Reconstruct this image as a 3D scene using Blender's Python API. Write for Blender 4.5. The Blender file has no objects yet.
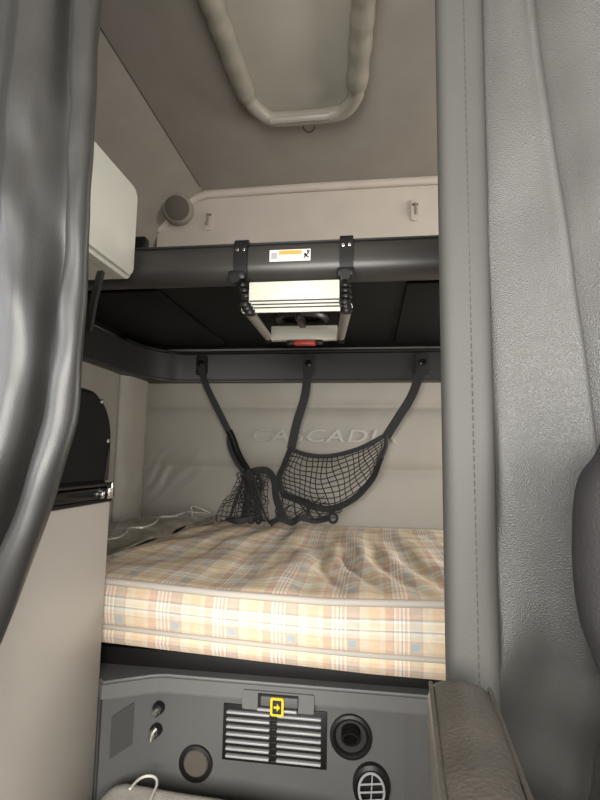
import bpy, bmesh, math, random
from mathutils import Vector, Matrix, noise
random.seed(7)
COL = bpy.context.scene.collection
PI = math.pi

# ------------------------------------------------------------------ camera
F = 500.0
yaw, pit, rol = [math.radians(a) for a in (8, 6.5, 1.0)]
CAM = Vector((0, 0, 0.85))
fw = Vector((-math.sin(yaw)*math.cos(pit), math.cos(yaw)*math.cos(pit), math.sin(pit)))
r0 = Vector((math.cos(yaw), math.sin(yaw), 0)); u0 = r0.cross(fw)
rt = math.cos(rol)*r0 + math.sin(rol)*u0
up = -math.sin(rol)*r0 + math.cos(rol)*u0
def at(x, y, ax, v):
    """measure: the point of plane axis=v seen at photo position x, y"""
    d = fw + rt*(x-300)/F + up*(400-y)/F
    return CAM + d*((v-CAM[ax])/d[ax])
def ay(x, y, Y): return at(x, y, 1, Y)
def az(x, y, Z): return at(x, y, 2, Z)
def ax_(x, y, X): return at(x, y, 0, X)
cd = bpy.data.cameras.new('camera'); cam = bpy.data.objects.new('camera', cd); COL.objects.link(cam)
m = Matrix((rt, up, -fw)).transposed().to_4x4(); m.translation = CAM
cam.matrix_world = m
cd.sensor_width = 36; cd.sensor_fit = 'AUTO'; cd.lens = F/800*36; cd.clip_start = .02
bpy.context.scene.camera = cam

# ------------------------------------------------------------------ materials
def mat(name, col, rough=.6, metal=0, bump=0, bscale=200, var=0, vscale=8, spec=.5, kind='noise', trans=0, alpha=1, bdist=.002, coat=0, sheen=0):
    M = bpy.data.materials.new(name); M.use_nodes = True
    nt = M.node_tree; b = nt.nodes['Principled BSDF']
    b.inputs['Base Color'].default_value = (*col, 1); b.inputs['Roughness'].default_value = rough
    b.inputs['Metallic'].default_value = metal; b.inputs['Specular IOR Level'].default_value = spec
    b.inputs['Transmission Weight'].default_value = trans; b.inputs['Alpha'].default_value = alpha
    b.inputs['Coat Weight'].default_value = coat; b.inputs['Sheen Weight'].default_value = sheen
    tc = nt.nodes.new('ShaderNodeTexCoord')
    if var:
        n = nt.nodes.new('ShaderNodeTexNoise'); n.inputs['Scale'].default_value = vscale; n.inputs['Detail'].default_value = 5
        nt.links.new(tc.outputs['Object'], n.inputs['Vector'])
        r = nt.nodes.new('ShaderNodeValToRGB')
        r.color_ramp.elements[0].position = .3; r.color_ramp.elements[1].position = .7
        r.color_ramp.elements[0].color = (*[c*(1-var) for c in col], 1); r.color_ramp.elements[1].color = (*[min(1, c*(1+var)) for c in col], 1)
        nt.links.new(n.outputs['Fac'], r.inputs['Fac']); nt.links.new(r.outputs['Color'], b.inputs['Base Color'])
    if bump:
        if kind == 'leather':
            n = nt.nodes.new('ShaderNodeTexVoronoi'); out = 'Distance'
        else:
            n = nt.nodes.new('ShaderNodeTexNoise'); n.inputs['Detail'].default_value = 3; out = 'Fac'
        n.inputs['Scale'].default_value = bscale
        nt.links.new(tc.outputs['Object'], n.inputs['Vector'])
        bp = nt.nodes.new('ShaderNodeBump'); bp.inputs['Strength'].default_value = bump; bp.inputs['Distance'].default_value = bdist
        nt.links.new(n.outputs[out], bp.inputs['Height']); nt.links.new(bp.outputs['Normal'], b.inputs['Normal'])
    return M

M = {}
M['ceil'] = mat('headliner_fabric', (.36, .325, .285), .9, var=.05, bump=.15, bscale=300)
M['cove'] = mat('upper_wall_vinyl', (.60, .535, .47), .7, var=.04, bump=.1, bscale=250)
M['hatchp'] = mat('hatch_panel_fabric', (.38, .355, .30), .85, var=.04, bump=.15, bscale=300)
M['pad'] = mat('beige_sleeve', (.29, .265, .215), .6, var=.12, vscale=20, bump=.2, bscale=120)
M['tube'] = mat('beige_plastic', (.31, .285, .235), .4, var=.08)
M['clear'] = mat('clear_plastic', (.8, .77, .7), .15, trans=.6, coat=.6)
M['quilt'] = mat('quilted_vinyl', (.315, .295, .26), .5, var=.04, vscale=5, bump=.12, bscale=350)
M['letter'] = mat('embossed_vinyl', (.36, .34, .30), .4)
M['black'] = mat('black_plastic', (.012, .0115, .0115), .42, spec=.35, var=.1, bump=.08, bscale=400)
M['blackgloss'] = mat('glossy_black', (.008, .0075, .0075), .16, spec=.3)
M['maroon'] = mat('dark_maroon', (.02, .014, .014), .35)
M['bunk'] = mat('bunk_plastic', (.045, .042, .039), .36, bump=.1, bscale=500, var=.06)
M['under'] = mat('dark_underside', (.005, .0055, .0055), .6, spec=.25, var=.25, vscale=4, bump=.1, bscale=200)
M['rail'] = mat('rail_plastic', (.024, .023, .022), .42, spec=.4, bump=.1, bscale=500)
M['alu'] = mat('cream_tread', (.68, .67, .575), .5, var=.03)
M['alutube'] = mat('grey_aluminium', (.42, .41, .37), .38, .6)
M['steel'] = mat('chrome', (.75, .74, .72), .2, 1)
M['web'] = mat('black_webbing', (.024, .024, .025), .75, bump=.3, bscale=500)
M['net'] = mat('net_cord', (.016, .016, .017), .7)
M['red'] = mat('red_tag', (.5, .05, .03), .45)
M['white'] = mat('white_label', (.85, .83, .78), .5)
M['orange'] = mat('orange_print', (.75, .36, .07), .5)
M['ink'] = mat('black_ink', (.02, .02, .02), .6)
M['yellow'] = mat('yellow_tag', (.85, .62, .02), .45)
M['base'] = mat('grey_moulded_plastic', (.15, .152, .147), .5, var=.06, vscale=6, bump=.15, bscale=500)
M['base2'] = mat('grey_moulded_panel', (.108, .11, .106), .55, var=.06, vscale=6, bump=.2, bscale=400)
M['recess'] = mat('dark_recess', (.062, .062, .06), .7)
M['seam'] = mat('headliner_seam', (.11, .095, .08), .9)
M['slat'] = mat('silver_slat', (.42, .42, .42), .4, .1)
M['spk'] = mat('speaker_mesh', (.10, .085, .07), .7, bump=.5, bscale=600)
M['spk2'] = mat('beige_speaker_mesh', (.12, .105, .085), .8, bump=.5, bscale=600)
M['cab'] = mat('grey_laminate', (.50, .465, .42), .42, var=.04, vscale=3)
M['wbox'] = mat('cream_white_plastic', (.64, .64, .57), .5, var=.02, bump=.06, bscale=500)
M['carpet'] = mat('grey_carpet', (.50, .475, .43), .95, var=.15, vscale=30, bump=.6, bscale=300, bdist=.004)
M['floor'] = mat('floor_vinyl', (.10, .095, .09), .7, var=.15, bump=.2)
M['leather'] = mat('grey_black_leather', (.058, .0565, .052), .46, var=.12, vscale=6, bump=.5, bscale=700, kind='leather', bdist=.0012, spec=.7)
M['leather_shade'] = mat('shaded_leather', (.021, .0205, .019), .42, var=.15, vscale=9, bump=.12, bscale=600, kind='leather', bdist=.0012, spec=.65)  # same leather as the right curtain, shade put in as a darker colour
M['strip'] = mat('grey_vinyl_strip', (.055, .0535, .048), .6, var=.05, vscale=10, bump=.15, bscale=500)
M['thread'] = mat('grey_thread', (.06, .058, .052), .8)
M['armlea'] = mat('armrest_leather', (.085, .075, .063), .34, var=.15, vscale=15, bump=.3, bscale=260, kind='leather', bdist=.0015, spec=.7)
M['seat'] = mat('seat_fabric', (.022, .02, .02), .85, var=.2, vscale=25, bump=.4, bscale=400)
M['cord'] = mat('white_cord', (.72, .69, .62), .5)
M['piping'] = mat('mattress_piping', (.58, .54, .48), .7)
M['panelblack'] = mat('black_panel_plastic', (.006, .0055, .0055), .5, spec=.12)
M['bag'] = mat('grey_plastic_wrap', (.13, .115, .09), .18, var=.45, vscale=14, bump=.5, bscale=40, bdist=.006, coat=.5)

def plaid():
    Mt = bpy.data.materials.new('plaid_cotton'); Mt.use_nodes = True
    nt = Mt.node_tree; b = nt.nodes['Principled BSDF']; b.inputs['Roughness'].default_value = .85; b.inputs['Specular IOR Level'].default_value = .2
    uv = nt.nodes.new('ShaderNodeTexCoord'); sp = nt.nodes.new('ShaderNodeSeparateXYZ'); nt.links.new(uv.outputs['UV'], sp.inputs[0])
    W = (.97, .95, .90); Y = (.89, .73, .49); S = (.79, .54, .40); B = (.42, .56, .64); C = (.90, .83, .66); G = (.42, .38, .33); T = (.66, .48, .36); N = (.84, .64, .46); H = (.62, .57, .49)
    def ramp(sock, per, off, stops):
        a = nt.nodes.new('ShaderNodeMath'); a.operation = 'MULTIPLY_ADD'; a.inputs[1].default_value = 1/per; a.inputs[2].default_value = off
        nt.links.new(sock, a.inputs[0])
        f = nt.nodes.new('ShaderNodeMath'); f.operation = 'FRACT'; nt.links.new(a.outputs[0], f.inputs[0])
        r = nt.nodes.new('ShaderNodeValToRGB'); r.color_ramp.interpolation = 'CONSTANT'
        e = r.color_ramp.elements
        e[0].position = 0; e[0].color = (*stops[0][1], 1); e.remove(e[1])
        for p, c in stops[1:]:
            q = e.new(p); q.color = (*c, 1)
        nt.links.new(f.outputs[0], r.inputs[0]); return r.outputs[0]
    U = ramp(sp.outputs[0], .135, .0, [(0, W), (.04, N), (.075, W), (.115, G), (.135, W), (.17, S), (.21, W), (.245, T), (.27, H), (.42, T), (.45, C), (.60, Y), (.78, C), (.86, S), (.985, G)])
    V = ramp(sp.outputs[1], .150, .0, [(0, T), (.14, S), (.20, G), (.235, W), (.275, C), (.36, W), (.385, G), (.41, W), (.46, C), (.53, S), (.56, N), (.70, T), (.76, Y), (.90, S), (.97, G)])
    K = (0, 0, 0); O = (1, 1, 1)
    mu_ = ramp(sp.outputs[0], .135, .0, [(0, K), (.27, O), (.40, K)]); mv_ = ramp(sp.outputs[1], .150, .0, [(0, K), (.57, O), (.69, K)])
    mm = nt.nodes.new('ShaderNodeMath'); mm.operation = 'MULTIPLY'; nt.links.new(mu_, mm.inputs[0]); nt.links.new(mv_, mm.inputs[1])
    m7 = nt.nodes.new('ShaderNodeMath'); m7.operation = 'MULTIPLY'; m7.inputs[1].default_value = .75; nt.links.new(mm.outputs[0], m7.inputs[0])
    m0 = nt.nodes.new('ShaderNodeMixRGB'); m0.inputs[0].default_value = .5
    nt.links.new(U, m0.inputs[1]); nt.links.new(V, m0.inputs[2])
    mx = nt.nodes.new('ShaderNodeMixRGB'); nt.links.new(m7.outputs[0], mx.inputs[0]); nt.links.new(m0.outputs[0], mx.inputs[1]); mx.inputs[2].default_value = (*B, 1)
    # worn, slightly uneven dye
    n = nt.nodes.new('ShaderNodeTexNoise'); n.inputs['Scale'].default_value = 60; n.inputs['Detail'].default_value = 4
    nt.links.new(uv.outputs['UV'], n.inputs['Vector'])
    mr = nt.nodes.new('ShaderNodeMapRange'); mr.inputs[3].default_value = .85; mr.inputs[4].default_value = 1.12
    nt.links.new(n.outputs['Fac'], mr.inputs[0])
    mu = nt.nodes.new('ShaderNodeMixRGB'); mu.blend_type = 'MULTIPLY'; mu.inputs[0].default_value = 1
    nt.links.new(mx.outputs[0], mu.inputs[1]); nt.links.new(mr.outputs[0], mu.inputs[2])
    nt.links.new(mu.outputs[0], b.inputs['Base Color'])
    w = nt.nodes.new('ShaderNodeTexNoise'); w.inputs['Scale'].default_value = 900
    nt.links.new(uv.outputs['UV'], w.inputs['Vector'])
    bp = nt.nodes.new('ShaderNodeBump'); bp.inputs['Strength'].default_value = .15; bp.inputs['Distance'].default_value = .002
    nt.links.new(w.outputs['Fac'], bp.inputs['Height']); nt.links.new(bp.outputs[0], b.inputs['Normal'])
    return Mt
M['plaid'] = plaid()

# ------------------------------------------------------------------ mesh helpers
WLOC = {}
def NB(): return bmesh.new()
def link(o, parent, base=None):
    COL.objects.link(o)
    if parent is not None:
        o.parent = parent; o.data.transform(Matrix.Translation(-WLOC[parent.name])); WLOC[o.name] = WLOC[parent.name].copy()
    else:
        if base is None:
            vs = [v.co for v in o.data.vertices]
            base = Vector(((min(v.x for v in vs)+max(v.x for v in vs))/2, (min(v.y for v in vs)+max(v.y for v in vs))/2, min(v.z for v in vs)))
        o.data.transform(Matrix.Translation(-base)); o.location = base; WLOC[o.name] = Vector(base)
def obj(name, bm, material, parent=None, smooth=True, recalc=True, label=None, ang=40):
    if recalc: bmesh.ops.recalc_face_normals(bm, faces=bm.faces)
    me = bpy.data.meshes.new(name); bm.to_mesh(me); bm.free()
    o = bpy.data.objects.new(name, me)
    me.materials.append(M[material] if isinstance(material, str) else material)
    link(o, parent)
    if smooth:
        me.shade_smooth()
        if ang: me.set_sharp_from_angle(angle=math.radians(ang))
    if label: o['label'] = label
    return o
def tag(o, label, cat, group=None):
    o['label'] = label; o['category'] = cat
    if group: o['group'] = group
    return o
def thing(name, label, cat, loc, group=None):
    o = bpy.data.objects.new(name, None); COL.objects.link(o); o.empty_display_size = .05
    o.location = loc; WLOC[o.name] = Vector(loc); return tag(o, label, cat, group)
def struct(o): o['kind'] = 'structure'; return o

def box(bm, x0, x1, y0, y1, z0, z1, bev=0, seg=2, rot=None, piv=None):
    g = bmesh.ops.create_cube(bm, size=1)['verts']
    for v in g: v.co = Vector(((x0+x1)/2+v.co.x*(x1-x0), (y0+y1)/2+v.co.y*(y1-y0), (z0+z1)/2+v.co.z*(z1-z0)))
    fs = {f for v in g for f in v.link_faces}
    allv = list(g)
    if bev:
        es = list({e for v in g for e in v.link_edges})
        r = bmesh.ops.bevel(bm, geom=es, offset=bev, segments=seg, affect='EDGES', profile=.5)
        allv = list(set([v for v in r['verts']] + [v for f in r['faces'] for v in f.verts] + [v for v in g if v.is_valid]))
        # all vertices of the islands touching these
        st = list(allv); seen = set(st)
        while st:
            v = st.pop()
            for e in v.link_edges:
                w = e.other_vert(v)
                if w not in seen: seen.add(w); st.append(w)
        allv = list(seen)
    if rot is not None:
        p = Vector(piv) if piv is not None else Vector(((x0+x1)/2, (y0+y1)/2, (z0+z1)/2))
        for v in allv: v.co = p + rot @ (v.co-p)
    return allv
def crom(pts, n):
    """Catmull-Rom resample of a list of Vectors, n points"""
    P = [Vector(p) for p in pts]
    if len(P) == 2: return [P[0].lerp(P[1], i/(n-1)) for i in range(n)]
    E = [2*P[0]-P[1]] + P + [2*P[-1]-P[-2]]
    out = []
    for i in range(n):
        t = i/(n-1)*(len(P)-1); k = min(int(t), len(P)-2); f = t-k
        a, b, c, d = E[k:k+4]
        out.append(.5*((2*b)+(c-a)*f+(2*a-5*b+4*c-d)*f*f+(3*b-a-3*c+d)*f**3))
    return out
def tube(bm, pts, r, seg=8, closed=False, w=None, wv=None, cap=True):
    """sweep a circle (or, with w, a flat ellipse w x r whose wide axis is near wv)"""
    P = [Vector(p) for p in pts]; n = len(P); rings = []
    ref = Vector(wv) if wv is not None else None
    prev = None
    for i in range(n):
        a = P[(i-1) % n] if (closed or i > 0) else P[i]; b = P[(i+1) % n] if (closed or i < n-1) else P[i]
        t = (b-a).normalized() if (b-a).length > 1e-9 else Vector((0, 0, 1))
        if ref is not None: u = ref-t*ref.dot(t)
        elif prev is not None: u = prev-t*prev.dot(t)
        else:
            u = Vector((0, 0, 1)) if abs(t.z) < .9 else Vector((1, 0, 0)); u = u-t*u.dot(t)
        if u.length < 1e-6: u = t.orthogonal()
        u.normalize(); prev = u; v = t.cross(u)
        rr = r[i] if isinstance(r, (list, tuple)) else r
        ww = w if w else rr
        rings.append([bm.verts.new(P[i]+u*ww*math.cos(2*PI*k/seg)+v*rr*math.sin(2*PI*k/seg)) for k in range(seg)])
    for i in range(n if closed else n-1):
        A, B = rings[i], rings[(i+1) % n]
        for k in range(seg): bm.faces.new((A[k], A[(k+1) % seg], B[(k+1) % seg], B[k]))
    if cap and not closed:
        bm.faces.new(rings[0][::-1]); bm.faces.new(rings[-1])
def ribbon(bm, pts, w, wv, th=.0022):
    """flat strap with square edges"""
    P = [Vector(p) for p in pts]; n = len(P); rings = []
    for i in range(n):
        t = (P[min(i+1, n-1)]-P[max(i-1, 0)]).normalized()
        vv = wv[i] if isinstance(wv, list) else Vector(wv)
        u = vv-t*vv.dot(t); u.normalize(); v = t.cross(u)
        rings.append([bm.verts.new(P[i]+u*a+v*b) for a, b in ((w, th), (w, -th), (-w, -th), (-w, th))])
    for i in range(n-1):
        for k in range(4): bm.faces.new((rings[i][k], rings[i][(k+1) % 4], rings[i+1][(k+1) % 4], rings[i+1][k]))
    bm.faces.new(rings[0]); bm.faces.new(rings[-1])
def prism(bm, poly, z0, z1, axis=2):
    """poly: list of 2-D points; extruded along axis"""
    def mk(p, h):
        if axis == 2: return (p[0], p[1], h)
        if axis == 1: return (p[0], h, p[1])
        return (h, p[0], p[1])
    A = [bm.verts.new(mk(p, z0)) for p in poly]; B = [bm.verts.new(mk(p, z1)) for p in poly]
    n = len(poly)
    for i in range(n): bm.faces.new((A[i], A[(i+1) % n], B[(i+1) % n], B[i]))
    bm.faces.new(A[::-1]); bm.faces.new(B)
def grid(bm, nu, nv, fn, uvf=None):
    V = [[bm.verts.new(fn(i/(nu-1), j/(nv-1))) for j in range(nv)] for i in range(nu)]
    uv = bm.loops.layers.uv.verify() if uvf else None
    for i in range(nu-1):
        for j in range(nv-1):
            f = bm.faces.new((V[i][j], V[i+1][j], V[i+1][j+1], V[i][j+1]))
            if uv:
                for l, (a, b) in zip(f.loops, ((i, j), (i+1, j), (i+1, j+1), (i, j+1))): l[uv].uv = uvf(a/(nu-1), b/(nv-1))
    return V
def rrect(x0, x1, y0, y1, r, n=6):
    out = []
    for cx, cy, a0 in ((x1-r, y1-r, 0), (x0+r, y1-r, 90), (x0+r, y0+r, 180), (x1-r, y0+r, 270)):
        for k in range(n+1):
            a = math.radians(a0+90*k/n); out.append((cx+r*math.cos(a), cy+r*math.sin(a)))
    return out
def lathe(bm, prof, c, rot=None, seg=32, sx=1):
    """prof: (r, h) pairs revolved around local Z, placed at c"""
    c = Vector(c); R = rot if rot is not None else Matrix.Identity(3); rings = []
    for r, h in prof:
        if r < 1e-6: rings.append([bm.verts.new(c+R @ Vector((0, 0, h)))])
        else: rings.append([bm.verts.new(c+R @ Vector((sx*r*math.cos(2*PI*k/seg), r*math.sin(2*PI*k/seg), h))) for k in range(seg)])
    for A, B in zip(rings, rings[1:]):
        for k in range(seg):
            q = (k+1) % seg
            if len(A) == 1 and len(B) == 1: continue
            if len(A) == 1: bm.faces.new((A[0], B[q], B[k]))
            elif len(B) == 1: bm.faces.new((A[k], A[q], B[0]))
            else: bm.faces.new((A[k], A[q], B[q], B[k]))
def nz(x, y, z=0): return noise.noise(Vector((x, y, z)))
TOCAM = Matrix.Rotation(math.radians(90), 3, 'X')     # local Z -> world -Y
def solid(o, t, off=0):
    s = o.modifiers.new('thickness', 'SOLIDIFY'); s.thickness = t; s.offset = off; return o
def sub(o, n=1):
    s = o.modifiers.new('smooth', 'SUBSURF'); s.levels = n; s.render_levels = n; return o

# ------------------------------------------------------------------ the setting
FZ, CZ, XL, XR, YR = .08, 2.11, -1.05, 1.05, 2.2
b = NB(); box(b, -1.15, 1.15, -1.3, 2.3, FZ-.06, FZ); struct(obj('floor', b, 'floor', smooth=False))
# ceiling: flat headliner with sloped sides running into the side walls
b = NB()
prof = [(XL-.02, 1.80), (XL+.005, 1.85), (XL+.04, 1.93), (-.90, 2.035), (-.83, 2.085), (-.795, CZ), (.72, CZ), (.80, 2.08), (.95, 1.98), (XR+.02, 1.80), (XR+.02, 2.2), (XL-.02, 2.2)]
prism(b, prof, -1.3, YR+.1, 1); struct(obj('ceiling', b, 'ceil', ang=35))
# seams between headliner and sloped sides
for n, x in ((1, -.797), (2, .725)):
    b = NB(); tube(b, [(x, .0, CZ-.0005), (x, YR-.06, CZ-.0005)], .0028, 6); struct(obj('trim_%d' % n, b, 'seam'))
b = NB(); box(b, XL-.06, XL, .62, YR+.1, FZ, 1.86); struct(obj('wall_left', b, 'quilt', smooth=False))
b = NB(); box(b, XR, XR+.06, .62, YR+.1, FZ, 1.86); struct(obj('wall_right', b, 'quilt', smooth=False))

# quilted rear wall, three puffed bands with stitched seams
zs = [.20, ay(300, 468.5, YR).z, ay(300, 407, YR).z, 1.42]
def quilt(u, v):
    x = XL + u*(XR-XL); z = zs[0] + v*(zs[3]-zs[0]); d = 0
    for a, c in zip(zs, zs[1:]):
        if a <= z <= c:
            t = (z-a)/(c-a); d = .016*(1-abs(2*t-1)**5)
    d += .0035*nz(x*4, z*5, 2)+.0015*nz(x*14, z*9, 5)
    # pulled folds low down in the left corner
    e = math.exp(-((x+.92)/.16)**2-((z-.72)/.16)**2); d += .0045*e*math.sin((x-z*.9)*85+5*nz(x*6, z*6, 31))*(.5+nz(x*7, z*4, 40))
    return Vector((x, YR-d, z))
b = NB(); grid(b, 200, 170, quilt); wr = struct(obj('wall_rear', b, 'quilt', recalc=False, ang=0))
# raised lettering, same vinyl
def text_mesh(s, size, ext, bev=0):
    c = bpy.data.curves.new('t', 'FONT'); c.body = s; c.size = size; c.extrude = ext; c.bevel_depth = bev; c.shear = .18; c.space_character = 1.12; c.align_x = 'LEFT'
    o = bpy.data.objects.new('t', c); COL.objects.link(o); bpy.context.view_layer.update()
    me = bpy.data.meshes.new_from_object(o.evaluated_get(bpy.context.evaluated_depsgraph_get()))
    bpy.data.objects.remove(o); return me
me = text_mesh('CASCADIA', .075, .003, .0008)
p0, p1 = ay(251, 441, YR), ay(394, 441, YR)
w = max(v.co.x for v in me.vertices)-min(v.co.x for v in me.vertices); s = (p1.x-p0.x)/w
for v in me.vertices: v.co = Vector((p0.x+v.co.x*s, YR-.0205-v.co.z*1.4, p0.z+v.co.y*1.02))
me.materials.append(M['letter'])
o = bpy.data.objects.new('raised_lettering', me); link(o, wr); o['label'] = 'raised CASCADIA lettering in the same grey vinyl'
# upper rear wall panel, beige, with a rolled top edge
b = NB()
poly = [(XL+.02, 1.35), (XR-.02, 1.35), (XR-.03, 1.92), (.80, 2.08), (.70, CZ-.002), (-.795, CZ-.002), (-.86, 2.065), (XL+.03, 1.92)]
prism(b, poly, YR, YR+.09, 1); struct(obj('wall_rear_upper', b, 'cove', smooth=False))
b = NB(); tube(b, [(-1.02, YR-.004, 1.93), (-.93, YR-.012, 2.0), (-.84, YR-.012, 2.075), (-.78, YR-.014, 2.094), (-.3, YR-.018, 2.098), (.3, YR-.018, 2.098), (.69, YR-.014, 2.094), (.9, YR-.01, 2.0)], .02, 10)
struct(obj('trim_3', b, 'cove'))
# padded strips in the rear left corner and the left wall pad
b = NB()
def lpad(u, v):
    y = .64+u*(1.935-.64); z = .3+v*1.06
    return Vector((XL+.02+.012*(1-abs(2*u-1)**8)+.004*nz(y*4, z*4, 9), y, z))
grid(b, 60, 40, lpad); struct(solid(obj('trim_4', b, 'quilt', recalc=False, ang=0), .004))
YC = 1.93
b = NB()
def cstrip(u, v):
    y = YC+u*(YR-.008-YC); z = .3+v*1.06
    k = .005*math.sin(z*38+nz(z*5, u*3)*5)*math.exp(-((z-.72)/.16)**2)*math.sin(PI*u)
    return Vector((XL+.018+.034*(1-abs(2*u-1)**3.5)+k+.002*nz(z*9, u*3), y, z))
grid(b, 26, 120, cstrip); struct(solid(obj('trim_5', b, 'quilt', ang=0), .004))

# ------------------------------------------------------------------ roof hatch
HZ = CZ-.03
ht = thing('roof_hatch', 'roof hatch with beige padded U-shaped frame in the ceiling', 'hatch', (-.24, 1.2, CZ-.06))
L0, L1 = az(211, 0, HZ), az(246, 95, HZ); R0, R1 = az(364, 0, HZ), az(357, 85, HZ); FR = az(305, 117, HZ)
pathc = [Vector((L0.x-.004, .55, HZ)), Vector((L0.x-.002, .9, HZ)), L0, L1-Vector((0, .03, 0)), L1+Vector((.012, .05, 0)), Vector((L1.x+.055, FR.y-.012, HZ)), Vector((L1.x+.12, FR.y, HZ)), FR, Vector((R1.x-.10, FR.y-.002, HZ)), Vector((R1.x-.045, FR.y-.02, HZ)), Vector((R1.x-.006, R1.y+.05, HZ)), R1-Vector((0, .03, 0)), R0, Vector((R0.x+.03, .9, HZ)), Vector((R0.x+.04, .55, HZ))]
b = NB(); tube(b, crom(pathc, 120), .026, 14); obj('frame', b, 'tube', ht)
def sleeve(pts, name):
    P = crom(pts, 60); b = NB()
    tube(b, P, [.0345+.0022*nz(p.y*22, p.x*9, 3)+.0015*math.sin(p.y*60) for p in P], 16); return obj(name, b, 'pad', ht)
sleeve([pathc[0], pathc[1], L0, L1+Vector((.0, -.005, 0))], 'sleeve'); sleeve([pathc[-1], pathc[-2], R0, R1+Vector((0, 0, 0))], 'sleeve')
b = NB(); tube(b, [FR+Vector((-.125, -.018, -.018)), FR+Vector((0, -.022, -.02)), FR+Vector((.09, -.02, -.018))], .012, 8); obj('plastic_strip', b, 'clear', ht)
b = NB(); prism(b, [(L0.x, .5), (R0.x+.02, .5), (R1.x-.02, FR.y-.03), (R1.x-.06, FR.y), (L1.x+.08, FR.y), (L1.x+.02, FR.y-.05)], CZ-.012, CZ-.001); obj('panel', b, 'hatchp', ht, smooth=False)
pc = az(309, 126, HZ-.01); b = NB()
tube(b, [pc+Vector((.021*math.cos(a), .012*math.sin(a)+.0, -.016*abs(math.sin(a)))) for a in [PI*k/14 for k in range(15)]], .0028, 6); obj('pull_loop', b, 'ink', ht)

# coat hooks on the upper rear wall
def coat_hook(x, y, label):
    c = ay(x, y, YR); t = thing('coat_hook', label, 'hook', c+Vector((0, -.002, -.05)), 'coat hooks on the upper rear wall')
    b = NB(); prism(b, [(c.x+p[0], c.z+p[1]) for p in rrect(-.019, .019, -.05, .05, .016)], YR-.009, YR-.0005, 1); obj('plate', b, M['cove'], t)
    b = NB(); tube(b, crom([c+Vector((0, -.008, .025)), c+Vector((0, -.028, .02)), c+Vector((0, -.026, -.005)), c+Vector((0, -.034, -.03)), c+Vector((0, -.04, -.022))], 16), .006, 8); obj('hook', b, M['pad'], t)
    b = NB(); box(b, c.x-.012, c.x+.012, YR-.012, YR-.009, c.z+.022, c.z+.03); obj('slot', b, 'ink', t, smooth=False)
coat_hook(209, 221, 'beige coat hook on the upper rear wall beside the round speaker')
coat_hook(415, 211, 'beige coat hook on the upper rear wall beside the right curtain')
# upper corner speaker
sc = ay(177, 208, 2.09)
nrm = (CAM+Vector((-.2, 0, .3))-sc).normalized(); Rs = nrm.to_track_quat('Z', 'Y').to_matrix(); sc = sc-nrm*.006
t = thing('wall_speaker', 'small round beige speaker in the upper left rear corner', 'speaker', sc)
b = NB(); lathe(b, [(.0, .012), (.048, .010), (.056, .004)], sc, Rs); obj('grille', b, 'spk2', t)
b = NB(); lathe(b, [(.055, .004), (.058, .003), (.061, -.002), (.066, -.012), (.072, -.09), (0, -.09)], sc, Rs); obj('rim', b, 'ceil', t)

# ------------------------------------------------------------------ upper bunk
BF = 1.15
ub = thing('upper_bunk', 'dark grey upper bunk platform with curved front lip above the bed', 'bunk', (0, 1.6, 1.28))
X0, X1 = -1.03, 1.03
fp = [(1.30, 1.365), (1.19, 1.372), (1.165, 1.370), (1.152, 1.362), (1.148, 1.345), (1.146, 1.315), (1.150, 1.297), (1.162, 1.284), (1.182, 1.279), (1.21, 1.284), (1.235, 1.300), (1.25, 1.335), (1.30, 1.336)]
b = NB(); prism(b, fp, X0, X1, 0); obj('front_lip', b, 'bunk', ub, ang=60)
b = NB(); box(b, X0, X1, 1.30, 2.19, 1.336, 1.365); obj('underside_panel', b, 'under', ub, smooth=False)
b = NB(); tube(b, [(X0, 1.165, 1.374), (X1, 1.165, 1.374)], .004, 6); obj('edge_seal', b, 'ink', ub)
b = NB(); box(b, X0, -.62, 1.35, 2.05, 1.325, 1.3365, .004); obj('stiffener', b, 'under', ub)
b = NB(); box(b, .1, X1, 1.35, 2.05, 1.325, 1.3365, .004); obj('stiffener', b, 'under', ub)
# oval latch recess and its handle
oc = az(302, 317, 1.334)
b = NB(); tube(b, [oc+Vector((.082*math.cos(a), .075*math.sin(a), -.006)) for a in [2*PI*k/40 for k in range(40)]], .012, 8, closed=True); lr = obj('latch_ring', b, 'bunk', ub)
b = NB(); box(b, oc.x-.011, oc.x+.011, oc.y-.09, oc.y+.075, oc.z-.034, oc.z-.004, .005); obj('latch_handle', b, 'bunk', lr)
# warning label on the lip
lc = ay(290, 255.5, 1.147); hw, hh = .050, .0145
tilt = Matrix.Rotation(math.radians(3), 3, 'X')
def lab(name, x0, x1, z0, z1, d, mt, par):
    b = NB(); box(b, lc.x+x0, lc.x+x1, 1.1462-d, 1.1470, lc.z+z0, lc.z+z1); return obj(name, b, mt, par, smooth=False)
wl = lab('warning_label', -hw, hw, -hh, hh, .0006, 'white', ub); wl['label'] = 'white and orange warning label'
lab('header', -.027, .029, .002, .0125, .0012, 'orange', wl)
for q in range(3): lab('print_line', -.026, .028-.006*q, -.003-.0035*q, -.0015-.0035*q, .0012, M['slat'], wl)
lab('icon', -.046, -.031, -.008, .008, .0012, M['slat'], wl)
b = NB()
for pts in ([(.034, -.008), (.046, .006)], [(.036, .004), (.042, -.004), (.046, -.007)], [(.034, -.001), (.039, .001)]):
    tube(b, [Vector((lc.x+p[0], 1.1446, lc.z+p[1])) for p in pts], .0017, 6)
tube(b, [Vector((lc.x+.0445+.0025*math.cos(a), 1.1446, lc.z+.0085+.0025*math.sin(a))) for a in [2*PI*k/10 for k in range(10)]], .0015, 6, closed=True)
obj('icon', b, 'ink', wl)

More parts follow.
